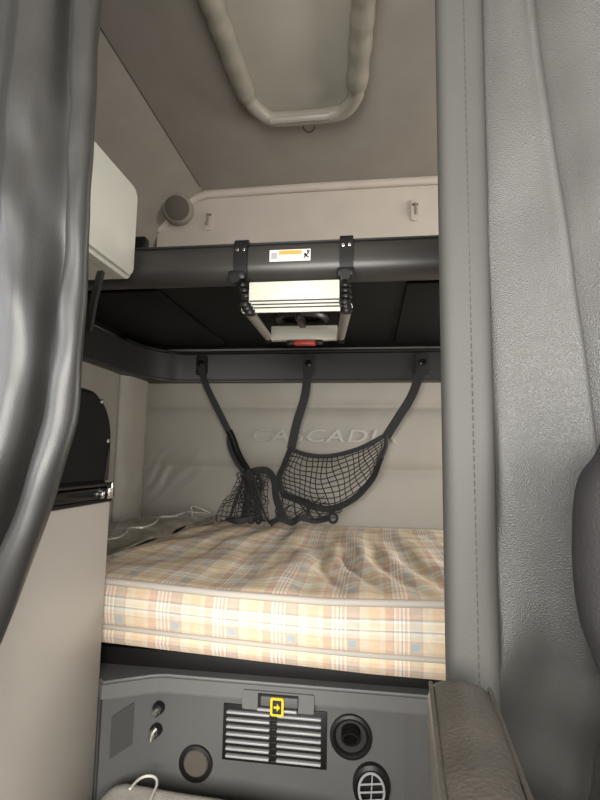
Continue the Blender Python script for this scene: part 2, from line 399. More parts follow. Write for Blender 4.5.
# ------------------------------------------------------------------ folding ladder, stowed under the bunk
ld = thing('folding_ladder', 'stowed folding ladder with cream treads hanging under the upper bunk', 'ladder', (-.2, 1.3, 1.2))
for (xa, xb, yt) in ((233.5, 247, 246), (339.5, 353, 241)):
    A = ay(xa, yt, 1.135); B_ = ay(xb, yt, 1.135); c = (A.x+B_.x)/2; w = abs(B_.x-A.x)/2
    b = NB(); ribbon(b, crom([(c, 1.160, 1.379), (c, 1.147, 1.374), (c, 1.141, 1.355), (c, 1.139, 1.315), (c, 1.141, 1.285), (c, 1.139, 1.268)], 20), w, (1, 0, 0), .003)
    st = obj('strap', b, 'black', ld, ang=30)
    for dx in (-.45, .5):
        b = NB(); lathe(b, [(.0045, 0), (.004, .002), (0, .003)], (c+dx*w, 1.1375, A.z-.009), TOCAM, 12); obj('rivet', b, 'steel', st)
    b = NB(); box(b, c-w*1.25, c+w*1.25, 1.105, 1.135, 1.264, 1.286, .005); lathe(b, [(.012, 0), (.012, .02), (0, .02)], (c, 1.112, 1.262), TOCAM, 16); obj('clamp', b, 'black', ld)
# treads: the top one and the nested stack behind it
def tread(name, pl, pr, yt, yb, Y, dep, mt='alu'):
    a = ay(pl, yt, Y); c = ay(pr, yb, Y); b = NB(); box(b, a.x, c.x, Y, Y+dep, c.z, a.z, .003); o = obj(name, b, mt, ld)
    b = NB(); k = 6
    for i in range(k):
        z = c.z+(a.z-c.z)*(i+.5)/k; tube(b, [(a.x+.004, Y-.0002, z), (c.x-.004, Y-.0002, z)], .0011, 5)
    obj('grip_rib', b, 'alu', o); return o
tread('tread', 249, 339.5, 282, 300.5, 1.118, .008)
for px_ in (243, 345.5):
    for yy in (286, 291.5, 297):
        c = ay(px_+(yy-286)*(.3 if px_ < 300 else .05), yy, 1.13); b = NB(); lathe(b, [(0, -.005), (.013, -.0045), (.0145, 0), (.013, .0045), (0, .005)], c, None, 18); obj('hinge_collar', b, 'black', ld)
for i, (yt, yb) in enumerate(((302.0, 303.9), (305.5, 307.2), (308.8, 310.6))):
    a = ay(251+i*2, yt, 1.118); c = ay(339+i*.6, yb, 1.118)
    b = NB(); box(b, a.x, c.x, 1.118, 1.124, c.z, a.z, .0008); obj('tread', b, 'alu', ld)
    b = NB(); box(b, a.x-.004, c.x+.004, 1.1168, 1.123, a.z+.0002, a.z+.0034); obj('tread_gasket', b, 'ink', ld, smooth=False)
    for xx in (a.x-.016, c.x+.014):
        b = NB(); lathe(b, [(0, -.006), (.013, -.005), (.014, 0), (.013, .005), (0, .006)], (xx, 1.128+i*.004, (a.z+c.z)/2), None, 18); obj('hinge_collar', b, 'black', ld)
LY = 1.70
tread('tread', 271, 337, 326, 339, LY, .03)
for (xa, ya, xb, yb) in ((247, 309, 268, 337), (347, 307, 341, 337)):
    P0, P1 = ay(xa, ya, 1.16), ay(xb, yb, LY+.01)
    b = NB(); tube(b, [P0, P0.lerp(P1, .5), P1], .0135, 12); rl = obj('rail', b, 'alutube', ld)
    b = NB(); lathe(b, [(0, -.012), (.016, -.01), (.018, 0), (.016, .01), (0, .012)], P1+Vector((0, .006, -.004)), Matrix.Rotation(PI/2, 3, 'Y'), 18); obj('foot_cap', b, 'black', rl)
a = ay(294, 340, LY-.004); c = ay(315, 343.5, LY-.004)
b = NB(); box(b, a.x, c.x, LY-.006, LY+.02, c.z-.003, a.z, .002); obj('red_latch', b, 'red', ld, label='red release tab')
for xx in (a.x-.014, c.x+.014):
    b = NB(); box(b, xx-.013, xx+.013, LY, LY+.02, c.z, a.z, .003); obj('latch_bracket', b, 'black', ld)

# ------------------------------------------------------------------ rail that carries the bunk, wrapped around the left side
RF = 2.12
rz0, rz1 = ay(300, 381, RF).z, ay(300, 352, RF).z
br = thing('bunk_support_rail', 'dark grey rail along the rear wall below the upper bunk', 'rail', (0, RF, rz0))
b = NB()
pl = [(XL+.006, 1.25), (XL+.075, 1.25), (XL+.085, 1.85), (XL+.105, 1.98), (XL+.15, 2.07), (XL+.22, RF), (XR-.01, RF), (XR-.01, YR-.012), (XL+.006, YR-.012)]
vs = prism(b, pl, rz0, rz1); bmesh.ops.recalc_face_normals(b, faces=b.faces)
bmesh.ops.bevel(b, geom=[e for e in b.edges if abs(e.verts[0].co.z-e.verts[1].co.z) < 1e-6], offset=.008, segments=3, affect='EDGES')
obj('rail_body', b, 'rail', br, ang=50)
b = NB(); tube(b, crom([(XL+.08, 1.85, rz1+.002), (XL+.10, 1.98, rz1+.002), (XL+.15, 2.065, rz1+.002), (XL+.22, RF-.003, rz1+.002), (-.4, RF-.003, rz1+.002), (.4, RF-.003, rz1+.002), (XR-.02, RF-.003, rz1+.002)], 60), .007, 8); obj('rail_bead', b, 'black', br)
HK = []
for x, y in ((202, 366), (309, 366), (422.5, 365)):
    c = ay(x, y, RF-.004); HK.append(c)
    b = NB(); prism(b, [(c.x+p[0], c.z+p[1]) for p in rrect(-.026, .026, -.042, .048, .010)], RF-.010, RF+.001, 1); k = obj('hook_bracket', b, 'black', br)
    b = NB(); lathe(b, [(0, .026), (.013, .024), (.016, .016), (.010, .008), (.010, 0)], c+Vector((0, -.003, .008)), TOCAM, 20); obj('button', b, 'blackgloss', k)

# ------------------------------------------------------------------ restraint net
nt_ = thing('restraint_net', 'black restraint net slumped on straps between the rail and the bed', 'net', (-.25, 2.09, .6))
NY = 2.085
def np_(x, y, dy=0): return ay(x, y, NY+dy)
WX = Vector((.93, -.1, .25))
b = NB(); ribbon(b, crom([HK[0]+Vector((0, -.02, .0)), np_(206, 385), np_(217, 408), np_(229, 432)], 24), .014, WX); obj('strap', b, 'web', nt_)
b = NB(); ribbon(b, crom([HK[1]+Vector((0, -.02, 0)), np_(305, 395), np_(297, 422), np_(291, 449)], 24), .018, Vector((1, -.1, .15))); obj('strap', b, 'web', nt_)
b = NB(); ribbon(b, crom([HK[2]+Vector((0, -.02, 0)), np_(412, 395), np_(398, 418), np_(386, 437)], 24), .018, Vector((.85, -.1, .4))); obj('strap', b, 'web', nt_)
for q in HK:
    b = NB(); tube(b, [q+Vector((.016*math.cos(a), -.02, -.008+.018*math.sin(a))) for a in [2*PI*k/16 for k in range(16)]], .004, 6, closed=True); obj('strap_ring', b, 'net', nt_)
b = NB(); tube(b, crom([np_(229, 431), np_(233, 440), np_(236, 449), np_(240, 458), np_(247, 470)], 20), .011, 8, w=.016, wv=WX); obj('buckle', b, 'blackgloss', nt_)
b = NB(); ribbon(b, crom([np_(229, 436, .012), np_(230, 446, .01), np_(237, 462), np_(246, 474, -.01)], 16), .012, WX); obj('strap_tail', b, 'web', nt_)
# hanging hammock: a Coons patch between four sagging edges
top = crom([np_(290, 449), np_(308, 455, -.02), np_(330, 456, -.03), np_(358, 449, -.02), np_(386, 435)], 60)
bot = crom([np_(282, 494, -.02), np_(300, 501, -.05), np_(326, 509, -.06), np_(352, 500, -.05), np_(372, 479, -.03), np_(381, 458, -.01)], 60)
lef = crom([np_(290, 449), np_(283, 466, -.02), np_(281, 480, -.03), np_(282, 494, -.02)], 30)
rig = crom([np_(386, 435), np_(385, 446), np_(381, 458, -.01)], 30)
def S(L, t): 
    k = t*(len(L)-1); i = min(int(k), len(L)-2); return L[i].lerp(L[i+1], k-i)
def coons(u, v):
    p = (1-v)*S(top, u)+v*S(bot, u)+(1-u)*S(lef, v)+u*S(rig, v)
    p = p-((1-u)*(1-v)*top[0]+u*(1-v)*top[-1]+(1-u)*v*bot[0]+u*v*bot[-1])
    return p+Vector((0, -.045*math.sin(PI*u)*math.sin(PI*v), 0))
b = NB()
for i in range(1, 19):
    u = i/19; tube(b, [coons(u+.012*math.sin(7*v/12+i), v/12) for v in range(13)], .0021, 4)
for j in range(1, 10):
    v = j/10; tube(b, [coons(u/30, v+.012*math.sin(u*.8+j)) for u in range(31)], .0021, 4)
o = obj('net_mesh', b, 'net', nt_)
b = NB(); ribbon(b, top, .009, Vector((0, .3, 1))); obj('edge_band', b, 'web', nt_)
b = NB(); ribbon(b, bot, .013, Vector((0, .5, 1))); obj('edge_band', b, 'web', nt_)
b = NB(); ribbon(b, crom([np_(291, 447), np_(284, 465, -.02), np_(279, 478, -.04), np_(283, 494, -.05)], 20), .012, Vector((1, -.2, .2))); obj('edge_band', b, 'web', nt_)
b = NB(); tube(b, crom([np_(386, 435), np_(386, 446), np_(381, 460)], 12), .008, 8); obj('edge_band', b, 'web', nt_)
# loose webbing across the middle and the fallen end of the net
b = NB(); ribbon(b, crom([np_(246, 474, -.02), np_(256, 471, -.04), np_(267, 471, -.05), np_(274, 480, -.06), np_(276, 497, -.07), np_(281, 512, -.09), np_(284, 521, -.10)], 40), .015, [Vector((.6, -.3, .8)).lerp(Vector((1, -.3, 0)), k/39) for k in range(40)]); obj('loose_strap', b, 'web', nt_)
b = NB(); ribbon(b, crom([np_(270, 524, -.10), np_(280, 519, -.10), np_(292, 523, -.11), np_(301, 518, -.11), np_(315, 521, -.10), np_(330, 518, -.09)], 40), .011, Vector((0, .6, 1))); obj('loose_strap', b, 'web', nt_)
b = NB(); tube(b, [np_(333, 518, -.09)+Vector((.016*math.cos(a), 0, .018*math.sin(a))) for a in [2*PI*k/18 for k in range(18)]], .006, 8, closed=True); obj('end_ring', b, 'net', nt_)
b = NB()
for i in range(9):      # sagging threads from the lower band to the bed
    u = .02+i*.075; A = S(bot, u); e = np_(274+i*7+3*math.sin(i*2.1), 521+1.5*math.cos(i), -.10)
    tube(b, crom([A, A.lerp(e, .5)+Vector((.012*math.sin(i*3), -.02, -.008)), e], 8), .0015, 4)
for j in range(3):
    t = .25+.25*j
    tube(b, crom([S(bot, .02+i*.075).lerp(np_(274+i*7, 521, -.10), t)+Vector((0, -.015, -.005)) for i in range(9)], 24), .0015, 4)
obj('net_fringe', b, 'net', nt_)
for i in range(14):
    xs = 279+50*random.random(); xe = 270+58*random.random()
    b = NB(); tube(b, crom([np_(xs, 495+12*random.random(), -.06), np_((xs+xe)/2+random.uniform(-9, 9), 512+random.uniform(-5, 5), -.08), np_(xe, 520+2*random.random(), -.10)], 20), random.choice((.0018, .0022, .003)), 6); obj('loose_cord', b, 'net', nt_)
# the crumpled bundle on the left
def bund(u, v):
    x = 232+u*36+5*math.sin(v*5+1)*(1-u)-(14*v*v*(1-u)); y = 474+v*47-5*math.sin(PI*u)*(1-v)
    p = np_(x, y, -.03-.05*v)
    return p+Vector((.014*nz(u*6, v*6, 1), .035*nz(u*5, v*5, 4), .012*nz(u*7, v*5, 8)))
b = NB()
for i in range(13): tube(b, [bund(i/12, v/14) for v in range(15)], .0017, 4)
for j in range(12): tube(b, [bund(u/14, j/11) for u in range(15)], .0017, 4)
def bund2(u, v):
    p = np_(240+u*18+3*math.sin(v*9), 475+v*44, -.05-.04*v); return p+Vector((.012*nz(u*9, v*5, 11), .03*nz(u*5, v*7, 14), 0))
for i in range(8): tube(b, [bund2(i/7, v/14) for v in range(15)], .002, 4)
for j in range(12): tube(b, [bund2(u/9, j/11) for u in range(10)], .002, 4)
obj('net_bundle', b, 'net', nt_)
for pts, w in (([(246, 472), (252, 482), (249, 496), (246, 508), (244, 520)], .019), ([(258, 474), (262, 486), (258, 500), (257, 515)], .008)):
    b = NB(); n = 30; ribbon(b, crom([np_(x, y, -.06-.03*i/len(pts)) for i, (x, y) in enumerate(pts)], n), w, Vector((1, -.5, .4))); obj('loose_strap', b, 'web', nt_)
for i in range(16):
    xe = 223+46*random.random(); ye = 514+8*random.random(); xs = 244+10*random.random(); xm = (xs+xe)/2+random.uniform(-7, 5); ym = 494+random.uniform(-8, 8)
    b = NB(); tube(b, crom([np_(xs, 472+random.random()*5, -.03), np_(xm, ym, -.05-.03*random.random()), np_(xe, ye, -.09), np_(xe+random.uniform(-9, 9), 520, -.10)], 24), random.choice((.002, .0025, .004)), 6); obj('loose_cord', b, 'net', nt_)
b = NB(); tube(b, crom([np_(226, 519, -.10), np_(236, 521, -.12), np_(245, 520, -.11), np_(252, 517, -.10)], 20), [.006+.008*math.sin(PI*k/19) for k in range(20)], 8); obj('strap_end', b, 'web', nt_)

# ------------------------------------------------------------------ mattress
MT = thing('mattress', 'plaid mattress in cream, orange and grey on the lower bunk', 'mattress', (0, 1.65, .38))
def lerpx(tab, x):
    if x <= tab[0][0]: return tab[0][1]
    for (a, p), (c, q) in zip(tab, tab[1:]):
        if x <= c: return p+(q-p)*(x-a)/(c-a)
    return tab[-1][1]
def zfront(x): return lerpx([(-1.03, .572), (-.61, .560), (-.34, .546), (-.09, .541), (.16, .550), (.6, .555)], x)
def zlow(x): return lerpx([(-1.03, .415), (-.61, .411), (-.25, .395), (.0, .386), (.16, .384), (.6, .39)], x)
MX0, MX1, MY0, MY1 = -1.015, 1.0, 1.15, 2.165
TL = MY1-MY0
def mtop(x, y):
    t = (y-MY0)/TL; z = zfront(x)*(1-t)+.562*t
    phi = math.atan2(x+.28, 3.1-y)
    env = min(1, (1-abs(2*t-1)**6))
    w = math.sin(phi*46+3.5*nz(x*2.2, y*2.2, 1)+1.5*nz(x*6, y*3, 3)); w = (abs(w)**.7)*(1 if w > 0 else -1)
    z += env*((.0085)*w*(.55+.45*nz(x*3, y*2, 7))+.009*nz(x*3.3, y*3.3, 2)+.003*nz(x*12, y*7, 5))
    # diagonal creases towards the front right
    e = math.exp(-((x-.0)/.32)**2-((y-1.45)/.32)**2)*min(1, (y-MY0)/.06)
    q_ = math.sin((x+y*.22+.06*nz(x*3, y*3, 12))*62); z += .012*e*math.copysign(abs(q_)**.6, q_)*(.6+.5*nz(x*5, y*2, 33))
    if x < -.75: z += 0
    return z
NVT, NVF = 110, 40; FL = .165
def mpt(u, v):
    x = MX0+u*(MX1-MX0); s = v*(TL+FL)
    if s <= TL:
        y = MY1-s; z = mtop(x, y)
        if y-MY0 < .02: z -= (1-math.sqrt(max(0, 1-((.02-(y-MY0))/.02)**2)))*.012
        return Vector((x, y, z))
    q = (s-TL)/FL; z = zfront(x)-.012+(zlow(x)-zfront(x)+.012)*q
    bul = .010*math.sin(PI*min(1, q/.72)) if q < .72 else .007*math.sin(PI*(q-.72)/.28)
    return Vector((x, MY0-bul+.004*nz(x*5, q*3, 4)+.012*max(0, q-.9)*10*.3, z))
def muv(u, v):
    x = MX0+u*(MX1-MX0); s = v*(TL+FL)
    d = .012*nz(x*2.5, s*2.5, 20)*(1 if s < TL else .25)
    return (x+.082+d, s-TL+1.5+(d if s < TL else 0))
b = NB(); V = grid(b, 230, 150, mpt, muv)
ring = [V[i][0] for i in range(230)]
# back, sides and bottom so that it is a closed block
vv = {}
def low(v): 
    if v not in vv: vv[v] = b.verts.new((v.co.x, min(MY1, max(MY0+.006, v.co.y)), zlow(v.co.x)))
    return vv[v]
for i in range(229): b.faces.new((V[i+1][0], V[i][0], low(V[i][0]), low(V[i+1][0])))
obj('cover', b, 'plaid', MT, ang=0)
b = NB(); tube(b, [(MX0+(MX1-MX0)*i/80, MY0-.005, zfront(MX0+(MX1-MX0)*i/80)-.008) for i in range(81)], .0085, 10); obj('top_piping', b, 'piping', MT)
b = NB(); tube(b, [(MX0+(MX1-MX0)*i/80, MY0-.004, (lambda x: zfront(x)-.012+(zlow(x)-zfront(x)+.012)*.72)(MX0+(MX1-MX0)*i/80)) for i in range(81)], .006, 10); obj('lower_piping', b, 'piping', MT)

# grey plastic-wrapped bundle along the left side
bg0 = [ay(112, 548, 1.35), None]
def bag(u, v):
    # u along the length front to back, v around
    a = 2*PI*v; y = 1.24+u*.84
    cx = -.80+.13*u*u; W = .165*(math.sin(PI*min(1, max(0, (u*.96+.02))))**.35); H = .044*(math.sin(PI*(u*.96+.02))**.4)*(.40+.6*u)
    W *= 1-.4*u
    x = cx+W*math.cos(a)*(1+.12*nz(u*5, v*4, 2)); z = .570+H*(1+math.sin(a))*(1+.35*nz(u*6+3, v*5, 6))*.9
    return Vector((x+.012*nz(u*9, v*9, 3), y+.01*nz(u*6, v*6, 9), z))
b = NB(); V = grid(b, 70, 41, bag)
bmesh.ops.remove_doubles(b, verts=b.verts, dist=.0008)
t = thing('wrapped_bundle', 'grey plastic-wrapped bundle lying on the bed along the left wall', 'bundle', (-.8, 1.65, .575))
obj('wrap', b, 'bag', t, ang=0)
b = NB(); tube(b, crom([bag(0.08+.84*i/12, .20+.02*math.sin(i*2)) for i in range(13)], 50), .0035, 6); obj('welt', b, 'clear', t)
b = NB(); tube(b, crom([bag(.72, .12), bag(.8, .2)+Vector((0, 0, .022)), bag(.9, .22)+Vector((0, 0, .016)), bag(.97, .1)], 24), .004, 6); obj('fold', b, 'clear', t)

# ------------------------------------------------------------------ bunk base
bs = thing('underbed_console', 'grey moulded console with vents and locks under the plaid mattress', 'console', (0, 1.19, FZ))
BY = 1.19
plan = [(-1.0, 1.13), (-.603, 1.13), (-.592, 1.118), (-.515, 1.178), (-.495, BY), (.075, BY), (.095, BY-.012), (1.0, BY-.012), (1.0, 2.16), (-1.0, 2.16)]
b = NB(); prism(b, plan, FZ, .30); obj('body', b, 'base2', bs, ang=20)
plan2 = [(-1.0, 1.12), (-.603, 1.12), (-.590, 1.108), (-.50, 1.160), (-.47, 1.170), (.10, 1.170), (1.0, 1.158), (1.0, 2.16), (-1.0, 2.16)]
zt = ay(300, 686, 1.17).z; zb = ay(300, 706, 1.17).z
b = NB(); prism(b, plan2, zb, zt); bmesh.ops.recalc_face_normals(b, faces=b.faces)
bmesh.ops.bevel(b, geom=[e for e in b.edges if abs(e.verts[0].co.z-e.verts[1].co.z) < 1e-6], offset=.006, segments=3, affect='EDGES'); obj('ledge', b, 'base', bs, ang=50)
b = NB(); box(b, -1.0, 1.0, 1.205, 2.15, zt-.001, .383, .003); obj('platform_board', b, 'black', bs)
# recessed panel on the angled left side
e0, e1 = Vector((-.592, 1.118, 0)), Vector((-.515, 1.178, 0)); ed = (e1-e0).normalized(); en = Vector((ed.y, -ed.x, 0))
def onf(s, z, d=.001): p = e0+ed*s+en*d; return Vector((p.x, p.y, z))
b = NB(); 
q = [onf(.022, .173), onf(.070, .192), onf(.070, .283), onf(.022, .262)]
A = [b.verts.new(p+en*.001) for p in q]; B2 = [b.verts.new(p-en*.004) for p in q]
for k in range(4): b.faces.new((A[k], A[(k+1) % 4], B2[(k+1) % 4], B2[k]))
b.faces.new(A); obj('side_recess', b, 'recess', bs, smooth=False)
# two cam locks
for x, y in ((158.5, 708), (156, 730)):
    c = ay(x, y, 1.184); b = NB(); lathe(b, [(.014, -.006), (.014, .004), (.011, .009), (0, .009)], c, TOCAM, 20); k = obj('lock', b, 'black', bs)
    b = NB(); lathe(b, [(.0095, .0), (.0095, .014), (.006, .018), (0, .018)], c+Vector((-.001, -.001, -.004)), TOCAM, 16); obj('key_cylinder', b, 'steel', k)
b = NB(); c = ay(152.5, 733, 1.168); tube(b, crom([c+Vector((.006, .006, .008)), c+Vector((0, 0, 0)), c+Vector((-.003, -.003, -.016))], 10), .006, 8); obj('latch_lever', b, 'steel', bs)
# louvred vent: two columns of seven slats
gx0, gx1 = ay(223, 735, BY).x, ay(327, 735, BY).x; gz1, gz0 = ay(275, 707, BY).z, ay(275, 764, BY).z
b = NB(); box(b, gx0, gx1, BY-.004, BY+.001, gz0, gz1, .0015); gr = obj('vent_grille', b, 'black', bs)
mid = (gx0+gx1)/2
for c0, c1 in ((gx0+.010, mid-.009), (mid+.007, gx1-.012)):
    b = NB()
    for k in range(7):
        z = gz1-.006-(gz1-gz0-.012)*(k+.5)/7
        box(b, c0, c1, BY-.015, BY-.003, z-.0028, z+.0028, .0022, 2)
    obj('slat_column', b, 'slat', gr)
b = NB()
for k in range(9):
    z = gz1-(gz1-gz0)*(k+.5)/9; box(b, mid-.008, mid+.006, BY-.008, BY-.003, z-.003, z+.003, .001)
obj('spine', b, 'black', gr)
# latch plate with a recess and the yellow arrow tag
a, c = ay(243, 689, 1.168), ay(314, 714, 1.168)
b = NB(); prism(b, rrect(a.x, c.x, c.z, a.z, .004), 1.164, 1.172, 1); lp = obj('latch_plate', b, 'base', bs)
a2, c2 = ay(258, 693, 1.163), ay(298, 713, 1.163)
b = NB(); box(b, a2.x, c2.x, 1.1625, 1.1645, c2.z, a2.z); lk = obj('latch_recess', b, 'black', lp, smooth=False)
b = NB(); box(b, a2.x+.008, c2.x, 1.154, 1.1635, c2.z+.012, a2.z-.002, .002); obj('latch_paddle', b, 'base2', lk)
b = NB(); box(b, a2.x, c2.x-.002, 1.155, 1.1635, c2.z, c2.z+.006, .002); obj('latch_sill', b, 'slat', lk)
a3, c3 = ay(270.5, 697.5, 1.15), ay(283.5, 717, 1.15); cx, cz = (a3.x+c3.x)/2, (a3.z+c3.z)/2; w, h = abs(c3.x-a3.x)/2, abs(a3.z-c3.z)/2
b = NB(); prism(b, [(cx+p[0], cz+p[1]) for p in rrect(-w, w, -h, h, .004)], 1.149, 1.153, 1); yt = obj('arrow_tag', b, 'yellow', lk, label='yellow tag with black border and arrow')
b = NB(); prism(b, [(cx+p[0], cz+p[1]) for p in rrect(-w*.66, w*.66, -h*.74, h*.74, .002)], 1.1482, 1.1495, 1); obj('tag_field', b, 'ink', yt, smooth=False)
b = NB(); prism(b, [(cx+p[0]*w, cz+p[1]*h) for p in ((-.45, .12), (-.45, -.12), (.0, -.12), (.0, -.42), (.5, 0), (.0, .42), (.0, .12))], 1.1474, 1.1485, 1); obj('arrow', b, 'yellow', yt, smooth=False)
# left round speaker
c = ay(196, 763, BY); b = NB(); lathe(b, [(.040, 0), (.039, .006), (.031, .008), (.029, .003), (.026, .003)], c, TOCAM, 40); rs = obj('round_outlet', b, 'black', bs)
b = NB(); lathe(b, [(.029, .003), (.026, .006), (0, .007)], c, TOCAM, 36); obj('outlet_cover', b, 'spk', rs)
# right round well with a flexible hose end
c = ay(351, 736, BY); b = NB(); lathe(b, [(.047, 0), (.046, .008), (.040, .010), (.035, .006), (.034, .0012), (0, .001)], c, TOCAM, 44); wl2 = obj('round_well', b, 'black', bs)
b = NB(); lathe(b, [(.033, .0015), (.0, .0015)], c, TOCAM, 40); obj('well_bottom', b, 'ink', wl2)
b = NB()
for k in range(5):
    tube(b, [c+Vector((.017*math.cos(t), -.004-.004*k, .012+.012*math.sin(t)-.002*k)) for t in [2*PI*q/22 for q in range(22)]], .004, 6, closed=True)
obj('hose_end', b, 'blackgloss', wl2)
# oval vent lower right
c = ay(371.5, 785, BY); b = NB(); lathe(b, [(.048, 0), (.046, .012), (.038, .016), (.034, .010), (.034, .002), (0, .002)], c, TOCAM, 44, sx=.86); ov = obj('oval_vent', b, 'black', bs)
b = NB(); tube(b, [c+Vector((.027*math.cos(t), -.017, .035*math.sin(t)-.002)) for t in [2*PI*q/36 for q in range(36)]], .0028, 6, closed=True)
for z in (-.020, -.004, .012): 
    hwid = .027*math.sqrt(1-(z/.036)**2); tube(b, [c+Vector((-hwid, -.017, z-.004)), c+Vector((hwid, -.017, z+.003))], .002, 6)
tube(b, [c+Vector((-.002, -.016, -.035)), c+Vector((.002, -.016, .033))], .0015, 6)
obj('vent_bars', b, 'slat', ov)

# ------------------------------------------------------------------ floor mat and cord
b = NB()
def matf(u, v):
    x = -.575+u*.53; y = .25+v*.885
    fr = min(u, 1-u)*.53; bk = min(v*.885, (1-v)*.885+.02*0); e = min(1, fr/.05, (1-v)*.885/.03 if v < 1 else 0, v*.885/.03)
    h = .062*math.sqrt(max(0, 1-(1-max(0, e))**2))
    return Vector((x, y-.05*u*v+(.0 if u > .1 else -(.1-u)*.35*v), FZ+.002+h+.006*nz(x*5, y*5, 3)*(e > 0)))
grid(b, 60, 80, matf)
tag(obj('floor_mat', b, 'carpet', ang=0), 'grey carpeted floor pad in front of the bunk base', 'mat')
b = NB()
tube(b, crom([az(130, 789, .150), az(138, 780, .150), az(147, 776, .152), az(155, 777.5, .152), az(157, 784, .150), az(152, 796, .149), az(144, 815, .148)], 50), .0028, 8)
tag(obj('cord', b, 'cord'), 'white cord looped on the grey floor pad', 'cord')

# ------------------------------------------------------------------ side cabinet on the left
CX = -.60
zt_ = ax_(112, 501, CX).z
cb = thing('side_cabinet', 'tall grey side cabinet with a black glossy tray top at the foot of the bed', 'cabinet', (-.8, .8, FZ))
b = NB(); box(b, -1.02, CX, .66, 1.115, FZ, zt_, .003); obj('body', b, 'cab', cb)
b = NB(); box(b, -1.02, CX+.003, .655, 1.118, zt_, zt_+.008, .002); box(b, -1.02, CX+.004, .655, 1.119, zt_+.008, zt_+.034, .006); box(b, -1.02, CX-.006, .66, 1.112, zt_+.034, zt_+.040, .002); tr = obj('tray_top', b, 'blackgloss', cb)
b = NB(); tube(b, [(CX-.001, .66, zt_+.040), (CX-.001, 1.112, zt_+.040)], .0035, 8); tube(b, [(CX-.001, 1.116, zt_+.040), (-.9, 1.116, zt_+.040)], .0035, 8); obj('tray_rim', b, 'maroon', tr)
b = NB(); box(b, CX+.002, CX+.012, 1.085, 1.112, zt_+.008, zt_+.034, .003); box(b, CX+.004, CX+.014, 1.094, 1.102, zt_+.012, zt_+.046, .003); obj('catch', b, 'steel', tr, label='chrome catch on the tray corner')
b = NB(); box(b, CX+.002, CX+.010, 1.060, 1.074, zt_+.010, zt_+.026, .003); obj('catch', b, 'steel', tr)
# black panel standing on it, rounded top corner
pz = ax_(112, 425, CX).z; pt = ax_(80, 386, CX).z
b = NB(); prof = [(.66, zt_+.041), (1.106, zt_+.041), (1.112, zt_+.06), (1.112, pt-.115)]
for k in range(1, 10):
    a = math.radians(90*k/10); prof.append((1.112-.10*(1-math.cos(a)), pt-.115+.115*math.sin(a)))
prof += [(1.0, pt), (.66, pt)]
prism(b, prof, CX-.045, CX-.001, 0); bmesh.ops.recalc_face_normals(b, faces=b.faces)
bmesh.ops.bevel(b, geom=[e for e in b.edges if abs(e.verts[0].co.x-e.verts[1].co.x) < 1e-6], offset=.010, segments=3, affect='EDGES')
sp_ = thing('black_panel', 'tall black panel with a rounded top corner standing on the black tray', 'panel', (CX-.03, .9, zt_+.041))
obj('panel_body', b, 'panelblack', sp_, ang=50)
b = NB(); prism(b, [(1.080, zt_+.05), (1.098, zt_+.05), (1.100, pt-.13), (1.092, pt-.13)], CX-.0015, CX+.001, 0); obj('edge_strip', b, 'maroon', sp_)
for yy, zz in ((1.062, pt-.022), (1.1, pt-.11)):
    b = NB(); lathe(b, [(.006, -.001), (.005, .002), (0, .003)], (CX-.001, yy-.01, zz), Matrix.Rotation(PI/2, 3, 'Y'), 12); obj('screw', b, 'steel', sp_)

# ------------------------------------------------------------------ white overhead box
WXX = -.58
pa, pb = ax_(129, 176, WXX), ax_(128, 274, WXX)
wy, wz1, wz0 = ax_(138, 225, WXX).y, ax_(130, 178, WXX).z, ax_(124, 273, WXX).z-.004
wb = thing('overhead_box', 'cream white overhead box with rounded corners on the left wall', 'box', (-.8, .9, wz0))
wy = min(wy, 1.14)
b = NB(); prism(b, rrect(.64, wy, wz0, wz1, .035, 8), WXX-.035, WXX, 0); bmesh.ops.recalc_face_normals(b, faces=b.faces)
bmesh.ops.bevel(b, geom=[e for e in b.edges if abs(e.verts[0].co.x-e.verts[1].co.x) < 1e-6 and e.verts[0].co.x > WXX-.001], offset=.010, segments=4, affect='EDGES'); obj('door', b, 'wbox', wb, ang=50)
b = NB(); prism(b, rrect(.64, wy, wz0, wz1, .035, 8), -1.0, WXX-.038, 0); obj('body', b, 'wbox', wb, ang=50)
b = NB(); prism(b, rrect(.645, wy-.004, wz0+.003, wz1-.004, .033, 8), WXX-.04, WXX-.033, 0); obj('seam', b, 'ink', wb, smooth=False)
P0, P1 = ay(101, 272, .86), ay(88, 332, .80)
b = NB(); ribbon(b, [P0, P0.lerp(P1, .5)+Vector((-.002, 0, 0)), P1], .006, Vector((1, 0, .2)), .004)
obj('hanging_strap', b, 'black', wb)
c = ay(142, 240, 2.05)
b = NB(); box(b, c.x-.03, c.x+.025, 2.03, 2.08, 1.75, c.z+.012, .012, 4)
tag(obj('wall_bracket', b, 'black'), 'small black bracket beside the white overhead box above the upper bunk', 'bracket')

# ------------------------------------------------------------------ curtains
def loft(bm, rows, n):
    V = []
    for r in rows: V.append([bm.verts.new(p) for p in crom(r, n)])
    for A, B in zip(V, V[1:]):
        for k in range(n-1): bm.faces.new((A[k], A[k+1], B[k+1], B[k]))
    return V
NR = 110
def edgeL(z):
    tab = [(ay(0, 634, .56).z, ay(0, 634, .56).x), (ay(22, 592, .56).z, ay(22, 592, .56).x), (ay(46, 530, .56).z, ay(46, 530, .56).x), (ay(66, 470, .56).z, ay(66, 470, .56).x), (ay(80, 390, .56).z, ay(80, 390, .56).x), (ay(88, 260, .56).z, ay(88, 260, .56).x), (ay(94, 120, .56).z, ay(94, 120, .56).x), (2.1, ay(95, 0, .56).x)]
    if z < tab[0][0]: return tab[0][1]+(tab[1][1]-tab[0][1])/(tab[1][0]-tab[0][0])*(z-tab[0][0])*.6
    return lerpx(tab, z)
def smoothed(f, z, h=.03): return sum(f(z+h*k) for k in (-2, -1, 0, 1, 2))/5
